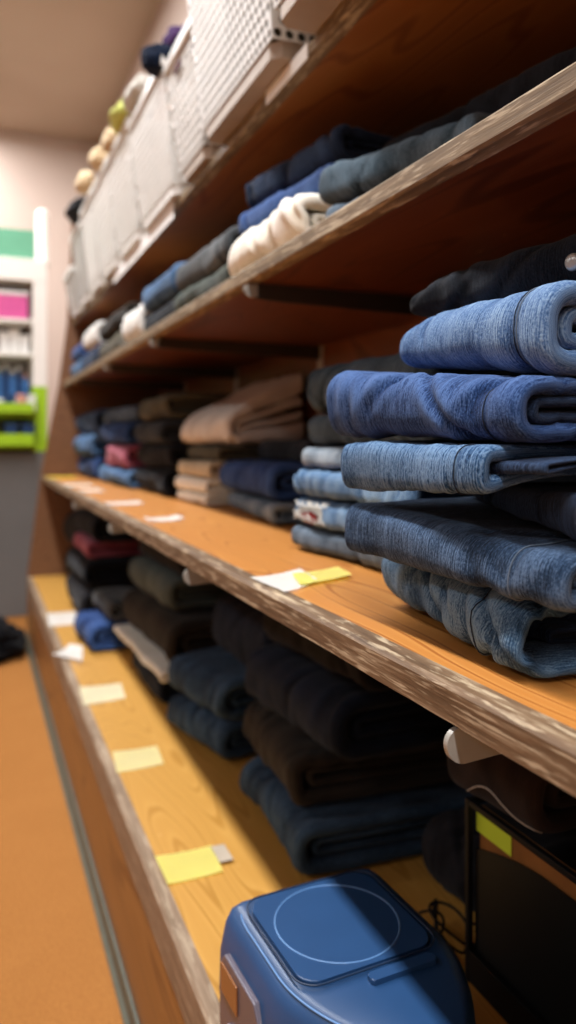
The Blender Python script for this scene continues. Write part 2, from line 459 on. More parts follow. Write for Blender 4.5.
a6 = A('folded_jeans', 'black jeans with a pale metal button, topmost of the big near stack', 'jeans', (.347,.575), (.40,.33), Z(.107,.137), Z(.0985,.157), .68, J['black'], 9.6, group=MS, res=3, amp=.003, fat=1.7, endsag=.010)
bt = lathe('button', flat('pewter', 'b9b6ae', .3, .6, metal=.4), a6, [(.0005,.003),(.004,.0026),(.0055,.0015),(.006,0),(.003,-.004),(.0005,-.004)], 20, axis='x')
bt.scale = (-1,1,1)

M_THR = flat('pale_thread', '5f6c7c', .85); M_THRD = flat('dark_thread', '1d2636', .85)
for rt,hw,m in ((a1,.045,M_THRD),(a2,.035,M_THR),(a3,.024,M_THRD),(a3,.017,M_THR),(a4,.03,M_THRD),(a5,.03,M_THRD),(a5,.026,M_THR)):
    W = root_info[rt.name][1]
    seam(rt, [(.30+.5*k/30, -W/2+hw) for k in range(31)], m, .00045)
# stack behind the big one
B = lambda label, zf, zn, mat, seed, x=.392, dx=.0, **k: folded('folded_jeans', label, 'jeans', (x,.925), (x+.012+dx,.655), zf, zn, .68, mat, seed, group=MS, **dict(dict(res=2, amp=.0025), **k))
B('grey blue jeans at the bottom of the second stack, under the ripped pair', (ZM+e,h-.109), (ZM+e,h-.109), J['greyblue'], 11.1, x=.385)
rip = B('ripped light blue jeans with frayed white threads and red lining, second stack from the front', Z(-.108,-.072), Z(-.108,-.072), J['light'], 12.4, x=.388)
B('clear light blue jeans resting on the ripped pair in the second stack', Z(-.071,-.036), Z(-.071,-.036), J['light'], 13.8, x=.386)
B('very pale washed jeans in the middle of the second stack', Z(-.035,-.007), Z(-.035,-.007), J['pale'], 14.3, x=.398)
B('thin grey teal jeans just under the top pair of the second stack', Z(-.006,.034), Z(-.006,.034), J['teal'], 15.9, x=.41)
B('thick grey teal jeans on top of the second stack', Z(.035,.098), Z(.035,.10), J['teal'], 16.6, x=.405, amp=.004, fat=1.4)
# the tear: frayed white rim and red lining on the front fold
def blot(name, mat, root, f0, y0, rf, ry, lift, seed, n=20):
    outer, W, t, warp, wk, ns, na = root_info[root.name]; bm = bmesh.new()
    def P(f, y):
        q = f*(len(outer)-1); i = min(len(outer)-2, int(q)); q -= i
        x,z,a,b,L = [u+(v-u)*q for u,v in zip(outer[i], outer[i+1])]
        o = wk(y, L)[0]+t/2+lift
        return warp(x+a*o, y, z+b*o)
    rings = []
    for j in range(1, 6):
        ring = []
        for k in range(n):
            a = 2*math.pi*k/n; r = j/5*(1+.35*nz(math.cos(a)*1.7+seed, math.sin(a)*1.7, seed))
            ring.append(bm.verts.new(P(f0+rf*r*math.cos(a), y0+ry*r*math.sin(a))))
        rings.append(ring)
    c = bm.verts.new(P(f0, y0))
    for k in range(n): bm.faces.new((c, rings[0][k], rings[0][(k+1)%n]))
    for j in range(4):
        for k in range(n): bm.faces.new((rings[j][k],rings[j+1][k],rings[j+1][(k+1)%n],rings[j][(k+1)%n]))
    bmesh.ops.solidify(bm, geom=list(bm.faces), thickness=.0008)
    return from_bm(name, bm, mat, root, True), P
p, _ = blot('frayed_patch', J['white'], rip, .50, .088, .060, .036, .0010, 2.2); p['label'] = 'bleached worn patch round the tear'
p, P = blot('red_lining', J['red'], rip, .475, .088, .034, .028, .0024, 4.4); p['label'] = 'red lining showing through the tear'
bm = bmesh.new(); rr = random.Random(5)
for k in range(90):
    y = .085+rr.uniform(-.045,.045); f = .50+rr.choice((-1,1))*rr.uniform(.02,.06); l = rr.uniform(.015,.04)
    tube_bm(bm, [P(f+l*q*rr.choice((1,.8)), y+.004*nz(q*3,k,1)+.006*q) for q in (0,.35,.7,1)], .0006, 4)
p = from_bm('frayed_threads', bm, J['white'], rip); p['label'] = 'frayed white threads round the tear'

# third stack
C_ = lambda name, cat, label, zf, zn, mat, seed, far=(.498,1.545), near=(.462,1.19), **k: folded(name, label, cat, far, near, zf, zn, .67, mat, seed, group=MS, **dict(dict(res=1.6, amp=.004), **k))
C_('folded_jeans','jeans','faded light blue jeans under the dark blue pair beside the tan trousers', (ZM+e,h-.105), (ZM+e,h-.105), J['faded'], 21.2, near=(.452,1.17))
C_('folded_jeans','jeans','dark blue jeans on the faded pair, right of the tan and cream trousers', Z(-.104,-.040), Z(-.104,-.040), J['royal'], 22.5, far=(.485,1.56), near=(.468,1.22), fat=1.5)
C_('folded_jeans','jeans','black jeans lying on the dark blue pair, behind the second stack', Z(-.039,.0), Z(-.039,.002), J['black'], 23.7, far=(.56,1.53), near=(.53,1.2))
# fourth stack : trousers
D_ = lambda label, zf, zn, mat, seed, x=.448, **k: folded('folded_trousers', label, 'trousers', (x,1.79), (x+.01,1.575), zf, zn, .70, mat, seed, group='folded trousers in the tan stack', **dict(dict(res=1.5, amp=.003), **k))
D_('cream trousers at the very bottom of the tan and cream stack', (ZM+e,h-.115), (ZM+e,h-.115), J['ivory'], 31.1)
D_('cream trousers, second from the bottom of the tan and cream stack', Z(-.114,-.082), Z(-.114,-.082), J['ivory'], 32.3, x=.446)
D_('tan brown trousers in the middle of the tan and cream stack', Z(-.081,-.045), Z(-.081,-.045), J['tan'], 33.2, x=.45)
D_('dark olive trousers under the large beige pair', Z(-.044,-.012), Z(-.044,-.012), J['olive'], 34.7, x=.475)
folded('folded_trousers', 'large rumpled beige trousers on top of the tan and cream stack', 'trousers', (.462,1.80), (.50,1.565), Z(-.011,.052), Z(-.011,.056), .675, J['beige'], 35.5, group='folded trousers in the tan stack', res=2.2, amp=.006, freq=.8, rise=1.5, fat=1.7)
# fifth stack : black
E_ = lambda name, cat, label, zf, zn, mat, seed, x=.425, far=2.14, near=1.84, **k: folded(name, label, cat, (x,far), (x+.01,near), zf, zn, .70, mat, seed, group='dark stack on the middle shelf', **dict(dict(wob=.016, res=1.2, amp=.004), **k))
E_('folded_jeans','jeans','black jeans at the bottom of the dark stack, left of the cream trousers', (ZM+e,h-.072), (ZM+e,h-.072), J['black'], 41.1)
E_('folded_jeans','jeans','black jeans second from the bottom of the dark stack, pale label on the fold', Z(-.071,-.01), Z(-.071,-.01), J['blackcloth'], 42.4, x=.43)
E_('folded_jeans','jeans','charcoal grey jeans second from the top of the dark stack', Z(-.009,.05), Z(-.009,.05), J['charcoal'], 43.6, x=.42, near=1.87)
E_('folded_jeans','jeans','dark brown grey trousers topmost of the dark stack', Z(.051,.115), Z(.051,.12), J['olive'], 44.8, x=.43, near=1.87, amp=.005)
# sixth stack : blue with maroon
F_ = lambda name, cat, label, zf, zn, mat, seed, x=.40, far=2.66, near=2.25, **k: folded(name, label, cat, (x,far), (x+.01,near), zf, zn, .70, mat, seed, group='blue stack near the far end', **dict(dict(wob=.016, res=1.1, amp=.005), **k))
F_('folded_jeans','jeans','rumpled mid blue jeans at the bottom, under the maroon garment near the far end', (ZM+e,h-.085), (ZM+e,h-.085), J['blue'], 51.1, near=2.2)
F_('folded_shirt','shirt','maroon folded shirt between blue jeans near the far end of the middle shelf', Z(-.084,-.012), Z(-.084,-.012), J['maroon'], 52.2, far=2.52)
F_('folded_jeans','jeans','bright blue jeans lying on the maroon shirt', Z(-.011,.055), Z(-.011,.055), J['indigo'], 53.4, far=2.6)
F_('folded_jeans','jeans','grey blue jeans topmost above the maroon shirt', Z(.056,.105), Z(.056,.105), J['greyblue'], 54.5, x=.42)
# seventh stack against the end panel
G_ = lambda label, zf, zn, mat, seed, x=.37, **k: folded('folded_jeans', label, 'jeans', (x,3.12), (x+.01,2.74), zf, zn, .70, mat, seed, group='stack against the end panel', **dict(dict(wob=.016, res=1, amp=.005), **k))
G_('navy jeans at the bottom of the farthest stack by the end panel', (ZM+e,h-.06), (ZM+e,h-.06), J['royal'], 61.1, x=.385)
G_('blue jeans in the middle of the farthest stack by the end panel', Z(-.059,.02), Z(-.059,.02), J['blue'], 62.3, x=.362)
G_('dark slate jeans on top of the farthest stack by the end panel', Z(.021,.10), Z(.021,.11), J['slate'], 63.4, x=.38)

# ------------------------------------------------------------------ upper shelf
US = 'folded clothes on the upper shelf'
zs = ZS+e
def S_(name, cat, label, far, near, z0, z1, mat, seed, zn=None, back=.69, **k):
    return folded(name, label, cat, far, near, (z0,z1), zn or (z0,z1), back, mat, seed, group=US, **dict(dict(res=1.4, amp=.003), **k))
S_('folded_jeans','jeans','thin grey green jeans directly on the upper shelf board, under the near grey pair', (.362,.775), (.425,.60), zs, h+.262, J['greyblue'], 71.1, back=.66, shear=True)
S_('folded_jeans','jeans','grey green jeans angled on the upper shelf, right of the cream garment', (.357,.785), (.43,.60), h+.263, h+.312, J['teal'], 72.2, back=.66, shear=True, fat=1.4, amp=.0035, res=2)
S_('folded_jeans','jeans','black jeans behind the grey green pair on the upper shelf', (.45,.80), (.50,.52), h+.313, h+.36, J['black'], 73.3, back=.67, shear=True)
S_('folded_trousers','trousers','cream rumpled trousers at the edge of the upper shelf', (.345,1.075), (.350,.835), zs, h+.298, J['cream'], 74.4, amp=.006, res=2, fat=1.5)
S_('folded_jeans','jeans','dark blue jeans lying on the cream trousers of the upper shelf', (.366,1.09), (.395,.84), h+.299, h+.340, J['royal'], 75.5, amp=.004, res=1.6)
S_('folded_jeans','jeans','black navy jeans topmost over the cream trousers of the upper shelf', (.372,1.08), (.41,.84), h+.341, h+.388, J['navy'], 76.6, amp=.004, res=1.6)
S_('folded_jeans','jeans','grey jeans lower of the pair left of the cream trousers', (.352,1.41), (.36,1.12), zs, h+.276, J['greengrey'], 77.7)
S_('folded_jeans','jeans','charcoal grey jeans upper of the pair left of the cream trousers', (.355,1.42), (.365,1.13), h+.277, h+.335, J['grey'], 78.8)
S_('folded_jeans','jeans','black jeans lower of the pair with the bright blue one on the upper shelf', (.36,1.73), (.365,1.46), zs, h+.285, J['black'], 79.9)
S_('folded_jeans','jeans','bright blue jeans upper of the pair with black below on the upper shelf', (.355,1.735), (.362,1.47), h+.286, h+.350, J['blue'], 80.1)
S_('folded_shirt','shirt','white cloth bundled beside the bright blue jeans of the upper shelf', (.345,1.93), (.35,1.76), zs, h+.32, J['white'], 81.2, amp=.008, res=1)
S_('folded_trousers','trousers','dark olive trousers, lower of two left of the white bundled cloth', (.36,2.42), (.365,1.97), zs, h+.30, J['olive'], 82.3, res=1)
S_('folded_trousers','trousers','brown trousers, upper of two left of the white bundled cloth', (.36,2.40), (.365,2.0), h+.301, h+.36, J['brown'], 83.4, res=1)
S_('folded_shirt','shirt','white folded shirt near the far end of the upper shelf', (.36,2.78), (.365,2.52), h+.311, h+.385, J['white'], 84.5, res=1)
S_('folded_jeans','jeans','dark jeans under the white folded shirt on the upper shelf', (.36,2.80), (.365,2.48), zs, h+.31, J['navy'], 85.6, res=1)
S_('folded_jeans','jeans','blue jeans, lower of the last two by the end panel on the upper shelf', (.355,3.11), (.36,2.84), zs, h+.30, J['blue'], 86.7, res=1)
S_('folded_jeans','jeans','royal blue jeans, upper of the last two by the end panel on the upper shelf', (.36,3.10), (.365,2.86), h+.301, h+.365, J['royal'], 87.8, res=1)

# ------------------------------------------------------------------ deck
DS = 'folded clothes on the bottom deck'
zd = ZD+e
def K_(name, cat, label, far, near, z0, z1, mat, seed, zn=None, back=.68, **k):
    return folded(name, label, cat, far, near, (z0,z1), zn or (z0,z1), back, mat, seed, group=DS, **dict(dict(res=1.6, amp=.004), **k))
K_('folded_jeans','jeans','slate blue jeans at the bottom of the big near heap on the deck', (.372,1.09), (.362,.855), zd, h-.470, J['slateblue'], 91.1, res=2, fat=1.5)
K_('folded_trousers','trousers','dark brown trousers on the slate blue pair in the big near heap on the deck', (.388,1.13), (.372,.90), h-.469, h-.400, J['brown'], 92.2, res=2, fat=1.3)
K_('folded_jeans','jeans','dark navy jeans bulging over the brown trousers of the near heap on the deck', (.385,1.12), (.405,.84), h-.399, h-.312, J['shadenavy'], 93.3, res=2, fat=1.5)
K_('folded_jeans','jeans','black jeans topmost of the big near heap on the deck', (.41,1.10), (.43,.82), h-.311, h-.222, J['blackcloth'], 94.4)
K_('folded_jeans','jeans','black jeans at the bottom right behind the blue stereo', (.50,.80), (.505,.67), zd, h-.45, J['blackcloth'], 95.5, back=.70)
K_('folded_jeans','jeans','grey blue jeans standing out at the bottom of the second heap on the deck', (.335,1.415), (.378,1.21), zd, h-.47, J['slateblue'], 96.6, fat=1.4)
K_('folded_jeans','jeans','grey blue jeans on top of the second heap on the deck', (.338,1.425), (.380,1.215), h-.469, h-.40, J['slateblue'], 97.7, fat=1.4)
K_('folded_jeans','jeans','black jeans topmost of the second heap on the deck', (.41,1.38), (.43,1.15), h-.399, h-.28, J['shadenavy'], 98.8)
K_('folded_jeans','jeans','black navy jeans under the cream trousers on the deck', (.338,1.80), (.345,1.53), zd, h-.480, J['shadenavy'], 99.9)
K_('folded_trousers','trousers','cream trousers showing as a pale rim between dark garments on the deck', (.328,1.95), (.345,1.50), h-.479, h-.460, J['cream'], 100.1, amp=.002)
K_('folded_trousers','trousers','dark brown trousers on the cream pair on the deck', (.345,1.93), (.362,1.505), h-.459, h-.362, J['brown'], 101.2, fat=1.5)
K_('folded_shirt','shirt','grey green shirt on the brown trousers of the deck', (.36,1.95), (.38,1.58), h-.361, h-.290, J['greengrey'], 102.3, res=1.2)
K_('folded_shirt','shirt','black shirt topmost above the brown trousers of the deck', (.38,1.92), (.40,1.55), h-.289, h-.222, J['blackcloth'], 103.4, res=1.2)
K_('folded_jeans','jeans','royal blue jeans alone in front on the deck near the white notes', (.255,2.16), (.272,1.965), zd, h-.462, J['royal'], 104.5, back=.52, res=1.2)
K_('folded_shirt','shirt','grey cloth lying on the royal blue jeans on the deck', (.31,2.18), (.32,1.98), h-.461, h-.41, J['grey'], 105.6, back=.56, res=1.2, amp=.006)
K_('folded_jeans','jeans','black jeans at the bottom of the farthest dark heap on the deck', (.285,2.62), (.29,2.28), zd, h-.43, J['blackcloth'], 106.7, res=1)
K_('folded_jeans','jeans','charcoal jeans in the middle of the farthest dark heap on the deck', (.29,2.62), (.30,2.28), h-.429, h-.35, J['black'], 107.8, res=1)
K_('folded_shirt','shirt','dark red shirt sticking out of the farthest dark heap on the deck', (.31,2.6), (.315,2.32), h-.349, h-.30, J['maroon'], 108.9, res=1, back=.6)
K_('folded_jeans','jeans','black jeans on top of the farthest dark heap on the deck', (.31,2.62), (.32,2.26), h-.299, h-.215, J['blackcloth'], 109.1, res=1)
K_('folded_jeans','jeans','black jeans on the deck against the end panel, lower one', (.33,3.10), (.33,2.68), zd, h-.40, J['blackcloth'], 110.2, res=1)
K_('folded_jeans','jeans','black jeans on the deck against the end panel, upper one', (.33,3.10), (.33,2.68), h-.399, h-.27, J['blackcloth'], 111.3, res=1)

# ------------------------------------------------------------------ notes
def paper(hexc): return flat('paper_'+hexc, hexc, .8, .15, .03, 14)
def note(name, label, corners, zt, mat, curl=.002, group='price notes', seed=1, th=.0006):
    "a thin slip lying on a board; corners = four (x, y) points, running round"
    c = [Vector((x,y,0)) for x,y in corners]
    mid = sum(c, Vector())/4
    root = bpy.data.meshes.new(name)
    bm = bmesh.new(); n = 8; g = []
    for i in range(n+1):
        row = []
        for j in range(n+1):
            a,b = i/n, j/n
            p = (c[0]*(1-a)+c[1]*a)*(1-b)+(c[3]*(1-a)+c[2]*a)*b-mid
            p.z = .0011+curl*((2*a-1)**2*.6+.4*abs(nz(a*3,b*3,seed)))
            row.append(bm.verts.new(p))
        g.append(row)
    for i in range(n):
        for j in range(n): bm.faces.new((g[i][j],g[i+1][j],g[i+1][j+1],g[i][j+1]))
    bmesh.ops.solidify(bm, geom=list(bm.faces), thickness=th)
    o = from_bm(name, bm, mat); o.location = (mid.x, mid.y, zt)
    return tag(o, label, 'note', group)
def rect(x0, x1, y, d, sk=0.0): return [(x0,y-d/2),(x1,y-d/2+sk),(x1,y+d/2+sk),(x0,y+d/2)]
Y_, W_, P_ = paper('fbf48c'), paper('fbf9f4'), paper('fdf7d4')
def px(us, z): return [on_plane(u,v,z) for u,v in us]
NM = 'paper notes along the middle shelf edge'
note('sticky_note', 'yellow sticky note farthest along the middle shelf edge, by the end panel', rect(.258,.36,3.0,.14), ZM, paper('f0dc4a'), group=NM)
note('sticky_note', 'white slip, second from the far end on the middle shelf edge', rect(.262,.345,2.47,.14), ZM, paper('f8f0e2'), group=NM)
note('sticky_note', 'white slip, third from the far end on the middle shelf edge', rect(.275,.335,2.18,.13), ZM, paper('f8f0e2'), group=NM)
note('sticky_note', 'white slip on the middle shelf below the black stack', rect(.272,.35,1.71,.075,.01), ZM, W_, group=NM)
note('sticky_note', 'white curled slip on the middle shelf in front of the cream trousers', rect(.278,.345,1.33,.06,.015), ZM, W_, .006, group=NM)
note('sticky_note', 'white torn slip partly under a yellow note on the middle shelf', px([(250,580),(300,571),(318,583),(284,595)], ZM), ZM, W_, .003, group=NM)
note('sticky_note', 'yellow note on the middle shelf beside the big near stack', px([(292,577),(338,570),(352,578),(300,588)], ZM), ZM+.0015, Y_, .002, group=NM)
ND = 'paper notes along the deck edge'
note('sticky_note', 'white slip farthest back on the deck', px([(47,614),(76,612),(79,624),(49,627)], ZD), ZD, W_, group=ND)
note('sticky_note', 'white crumpled slip on the deck beside the royal blue jeans', px([(51,657),(70,647),(83,650),(82,665),(0,0)][:4], ZD), ZD, W_, .012, group=ND)
note('sticky_note', 'pale yellow note on the deck, third from the stereo', px([(79,688),(121,684),(126,699),(84,706)], ZD), ZD, P_, group=ND)
note('sticky_note', 'pale yellow note on the deck, second from the stereo', px([(112,753),(157,747),(164,765),(117,774)], ZD), ZD, paper('f9f0b4'), group=ND)
nn = note('sticky_note', 'bright yellow note on the deck nearest the stereo', px([(155,858),(212,847),(223,873),(168,886)], ZD), ZD, Y_, group=ND)
c0x,c0y = nn.location.x, nn.location.y
x0,y0 = on_plane(222,856,ZD)
tp = box('tape', flat('frosted_tape', 'b9ab98', .3, .5), nn, x0-c0x-.009, x0-c0x+.009, y0-c0y-.02, y0-c0y+.02, .0037, .0041); tp['label'] = 'frosted tape at the end of the note'

# ------------------------------------------------------------------ stereo on the deck
M_BLUE = flat('blue_plastic', '21436c', .38, .45, .03)
M_BLUEL = flat('blue_plastic_ridge', '5a83b4', .35, .5, .03)
M_BLUED = flat('dark_blue_plastic', '22344e', .35, .45, .03)
st = empty('portable_stereo', (.212,.525,ZD+.0008), math.radians(3), 'blue plastic portable stereo with round disc lid, on the deck at the bottom', 'stereo')
prof = [(.006,0),(.0,.02),(-.004,.05),(-.003,.085),(.002,.107),(.008,.117),(.018,.1200),(.07,.1205),(.142,.1205),(.152,.1185),(.160,.112),(.166,.098),(.171,.070),(.173,.035),(.171,.010),(.167,0)]
def plan(x, y): return .085+(x-.085)*(1-.85*max(0,(.03-y)/.12)**2)   # the near end is rounded in plan
def loft(name, prof, y0, y1, mat, parent, r=.022, n=8):
    bm = bmesh.new(); rings = []; cx = sum(p[0] for p in prof)/len(prof); cz = .05
    steps = [(y0+r*(1-math.cos(a)), 1-(1-math.sin(a))*r/.11) for a in [i/n*math.pi/2 for i in range(n+1)]]
    ym = y0+r
    steps += [(ym+(y1-r-ym)*k/24, 1) for k in range(1,24)]
    steps += [(y1-r*(1-math.cos(a)), 1-(1-math.sin(a))*r/.11) for a in [i/n*math.pi/2 for i in range(n,-1,-1)]]
    for y,k in steps:
        rings.append([bm.verts.new((plan(cx+(x-cx)*k, y), y, max(0, .0+(z if z < .03 else .03+(z-.03)*(k*.6+.4))))) for x,z in prof])
    m = len(prof)
    for i in range(len(rings)-1):
        for k in range(m): bm.faces.new((rings[i][k],rings[i][(k+1)%m],rings[i+1][(k+1)%m],rings[i+1][k]))
    bm.faces.new(rings[0]); bm.faces.new(rings[-1][::-1])
    return from_bm(name, bm, mat, parent, True)
body = loft('body', prof, -.088, .135, M_BLUE, st, r=.012)
def rrect(x0,x1,y0,y1,r,n=5):
    pts = []
    for cx,cy,a0 in ((x1-r,y1-r,0),(x0+r,y1-r,90),(x0+r,y0+r,180),(x1-r,y0+r,270)):
        for k in range(n+1):
            a = math.radians(a0+90*k/n); pts.append((cx+r*math.cos(a), cy+r*math.sin(a)))
    return pts
zt = .1212
lid = prism('disc_lid', M_BLUE, st, rrect(.019,.140,.004,.120,.016), 'z', zt, zt+.003, .001)
def ring_pts(cx, cy, r, z, n=48, a0=0, a1=360): return [(cx+r*math.cos(math.radians(a0+(a1-a0)*k/n)), cy+r*math.sin(math.radians(a0+(a1-a0)*k/n)), z) for k in range(n+1)]
rg = tube('lid_ring', M_BLUEL, lid, ring_pts(.079,.062,.053,zt+.0030), .0008, 6)
rim = [(x,y,zt+.0026) for x,y in rrect(.0155,.1435,.0005,.1235,.018)]; rim.append(rim[0])
tube('lid_seam', M_BLUED, st, rim, .0008, 6)
tube('ridge', M_BLUEL, st, [(plan(.0085+.006*max(0,(q-.09)/.03)**2, q), q, zt-.0022-.002*max(0,(q-.1)/.02)) for q in [-.074+.194*k/40 for k in range(41)]], .0010, 6)
prism('latch_bar', M_BLUE, st, rrect(.068,.128,-.014,-.004,.003), 'z', zt-.001, zt+.0035, .001)
# aisle-side control panel
prism('control_panel', flat('brown_grey_panel', '5c5560', .3, .5, .03), st, [(.030,.012),(.112,.012),(.118,.03),(.118,.080),(.106,.094),(.042,.094),(.030,.08)], 'x', -.0068, -.001, .0015)
prism('display', flat('amber_display', '8c5a34', .25, .5, .04), st, [(.074,.062),(.110,.062),(.110,.086),(.074,.086)], 'x', -.0085, -.0069, .0005)
for k,(yy,zz) in enumerate([(.09,.04),(.075,.04),(.06,.04),(.045,.04),(.09,.026),(.075,.026),(.06,.026)]):
    lathe('button', flat('button_grey', '8d8494', .3, .5), st, [(.0005,-.0105),(.004,-.0102),(.005,-.009),(.005,-.0069)], 14, axis='x', loc=(0,yy,zz))
# thin black cable behind the stereo
M_BLK = flat('black_plastic', '0c0d0f', .55, .2, .1)
M_BLK2 = flat('black_film', '0c0f10', .5, .2, .1)
pts = []
for k in range(90):
    a = k/89
    pts.append((.445+.035*a+.016*math.sin(a*22), .70-.02*a+.03*math.cos(a*17), ZD+.006+.022*abs(math.sin(a*11))+.004))
cb = tube('cable', M_BLK, None, pts, .0016, 6); tag(cb, 'thin black cable curled on the deck behind the blue stereo', 'cable')

# ------------------------------------------------------------------ black open-framed bin right of the stereo
bx, by1, by0, bh = .452, .640, .30, .180
bn = empty('storage_bin', (bx,by1,ZD+.0008), 0, 'black open framed bin standing on the deck right of the stereo', 'bin')
def bb(name, x0,x1,y0,y1,z0,z1, m=M_BLK, bev=.0008): return box(name, m, bn, x0-bx, x1-bx, y0-by1, y1-by1, z0, z1, bev)
for (x,y) in ((bx,by1-.006),(bx,by0),(.66,by1-.006),(.66,by0)): bb('post', x, x+.006, y, y+.006, 0, bh)
bb('rail', bx, bx+.006, by0+.006, by1-.0065, bh-.006, bh); bb('rail', .66, .666, by0+.006, by1-.0065, bh-.006, bh)
bb('rail', bx+.0065, .6595, by1-.006, by1, bh-.006, bh); bb('rail', bx+.0065, .6595, by0, by0+.006, bh-.006, bh)
bb('base_tray', bx+.0005, .6655, by0+.0005, by1-.0005, .001, .032)
# dark sheet with curved top behind the frame
top = []
n = 24
for k in range(n+1):
    a = k/n; y = (by1-.008)+(by0+.008-by1+.008)*a
    top.append((y-by1, .132+.022*math.sin(min(1,a*3)*math.pi/2)-.0*a))
pl = prism('side_sheet', M_BLK2, bn, [(by1-.008-by1,.033),(by0+.008-by1,.033)]+top[::-1], 'x', .0066, .0082)
cdb = prism('cardboard_panel', flat('brown_board', '8a5a2c', .7, .2, .12, 18), None, [(by1-.012,ZD+.0345),(by0+.01,ZD+.0345),(by0+.01,ZD+.176),(by1-.012,ZD+.176)], 'x', bx+.0098, bx+.0128)
tag(cdb, 'brown board standing upright inside the black bin', 'board')
gn = box('sticky_note', paper('c2d63a'), None, bx+.0086, bx+.0096, by1-.060, by1-.0075, ZD+.150, ZD+.1735)
tag(gn, 'lime green note stuck on the brown board in the black bin', 'note')
lt = folded('leather_bag', 'dark brown folded bag with white stitching, lying over the black bin under the shelf', 'bag', (.437,.655), (.445,.535), Z(-.353,-.278), Z(-.353,-.278), .655, J['leather'], 120.3, res=2, amp=.0012, fat=1.6, hem=False, creases=3)
seam(lt, [(.40+.09*math.sin(math.pi*k/20), .045-.095*k/20) for k in range(21)], flat('white_thread', 'b8afa0', .8), .0007, label='white stitched seam')

# ------------------------------------------------------------------ baskets on the top shelf
M_BASK = flat('white_basket_plastic', 'dcdad4', .5, .35, .03)
M_BASKSHADE = flat('shaded_basket_base', 'a3917f', .55, .3, .04)  # tan puts the shade under the white overhanging bases into the colour
def lattice(bm, P, nu, nv, hole=.72, th=.0016):
    "panel over P(a,b) with round-cornered holes, staggered by half a cell on alternate rows"
    for j in range(nv):
        off = .5*(j%2)
        for i in range(-1, nu+1):
            a0, a1 = (i+off)/nu, (i+1+off)/nu
            if a1 <= 0 or a0 >= 1: continue
            a0, a1 = max(0,a0), min(1,a1); b0, b1 = j/nv, (j+1)/nv
            m = [(0,0),(.5,0),(1,0),(1,.5),(1,1),(.5,1),(0,1),(0,.5)]
            if (a1-a0)*nu < .9:
                bm.faces.new([bm.verts.new(P(a0+(a1-a0)*x, b0+(b1-b0)*y)) for x,y in ((0,0),(1,0),(1,1),(0,1))]); continue
            O = [bm.verts.new(P(a0+(a1-a0)*x, b0+(b1-b0)*y)) for x,y in m]
            I = []
            for k in range(8):
                x,y = m[k]; dx,dy = x-.5, y-.5; r = hole/2/max(.001, math.hypot(dx,dy))
                I.append(bm.verts.new(P(a0+(a1-a0)*(.5+dx*r), b0+(b1-b0)*(.5+dy*r))))
            for k in range(8): bm.faces.new((O[k],O[(k+1)%8],I[(k+1)%8],I[k]))
    bmesh.ops.remove_doubles(bm, verts=bm.verts, dist=1e-5)
    bmesh.ops.solidify(bm, geom=list(bm.faces), thickness=th)
def basket_meshes(L, Dp, Ht, cell=.0155, holes=True, tan=True):
    "tapered mesh basket; origin at the base front far corner, y towards the viewer is negative"
    fl = .14; out = []
    def corner(x, y, z):
        k = z/Ht
        cx, cy = Dp/2, -L/2
        return (cx+(x-cx)*(1+fl*2*k*(.2/Dp)*1.0), cy+(y-cy)*(1+fl*2*k*(.2/L)), z)
    zb, z1 = .022, Ht-.018
    sides = [lambda a,b: corner(0,-L*a,zb+(z1-zb)*b), lambda a,b: corner(Dp,-L*a,zb+(z1-zb)*b),
             lambda a,b: corner(Dp*a,0,zb+(z1-zb)*b), lambda a,b: corner(Dp*a,-L,zb+(z1-zb)*b)]
    for k,P in enumerate(sides):
        bm = bmesh.new(); ln = L if k < 2 else Dp
        if holes and k != 1: lattice(bm, P, max(4,int(ln/cell)), max(4,int((z1-zb)/cell)))
        else:
            bm.faces.new([bm.verts.new(P(a,b)) for a,b in ((0,0),(1,0),(1,1),(0,1))]); bmesh.ops.solidify(bm, geom=list(bm.faces), thickness=.0016)
        out.append(('side_panel', bm, M_BASK))
    bm = bmesh.new(); c = .012
    base = [(0+c,0),(0,-c),(0,-L+c),(c,-L),(Dp-c,-L),(Dp,-L+c),(Dp,-c),(Dp-c,0)]
    add_prism(bm, base, 'z', .001, .022); out.append(('base', bm, M_BASKSHADE if tan else M_BASK))
    bm = bmesh.new()
    ring = [corner(-.004,.004,Ht-.018),corner(-.004,-L-.004,Ht-.018),corner(Dp+.004,-L-.004,Ht-.018),corner(Dp+.004,.004,Ht-.018)]
    inn = [corner(.004,-.004,Ht-.018),corner(.004,-L+.004,Ht-.018),corner(Dp-.004,-L+.004,Ht-.018),corner(Dp-.004,-.004,Ht-.018)]
    lo = [[bm.verts.new(p) for p in q] for q in (ring,inn)]; hi = [[bm.verts.new((p[0],p[1],p[2]+.018)) for p in q] for q in (ring,inn)]
    for k in range(4):
        m = (k+1)%4
        bm.faces.new((lo[0][k],lo[0][m],hi[0][m],hi[0][k])); bm.faces.new((lo[1][k],hi[1][k],hi[1][m],lo[1][m]))
        bm.faces.new((hi[0][k],hi[0][m],hi[1][m],hi[1][k])); bm.faces.new((lo[0][k],lo[1][k],lo[1][m],lo[0][m]))
    out.append(('rim', bm, M_BASK))
    return out
BX = [('nearest white mesh basket overhanging the top shelf at the upper edge', .825, .36, .325),
      ('large white mesh basket on the top shelf with clear round holes', 1.19, .300, .345),
      ('white mesh basket with a reddish slot near its rim, behind the large holed one', 1.395, .145, .362),
      ('white mesh basket under the white rolled cloth on the top shelf', 1.745, .285, .360),
      ('white basket on the top shelf under the pale lime cloth', 2.045, .235, .360),
      ('white basket on the top shelf under the larger cream rolled cloth', 2.33, .22, .360),
      ('white basket on the top shelf under the two small cream rolled cloths', 2.595, .20, .360),
      ('last but one basket on the top shelf, under the dark garment', 2.855, .195, .360),
      ('farthest low white basket on the top shelf at the end panel', 3.10, .18, .360)]
baskets = []
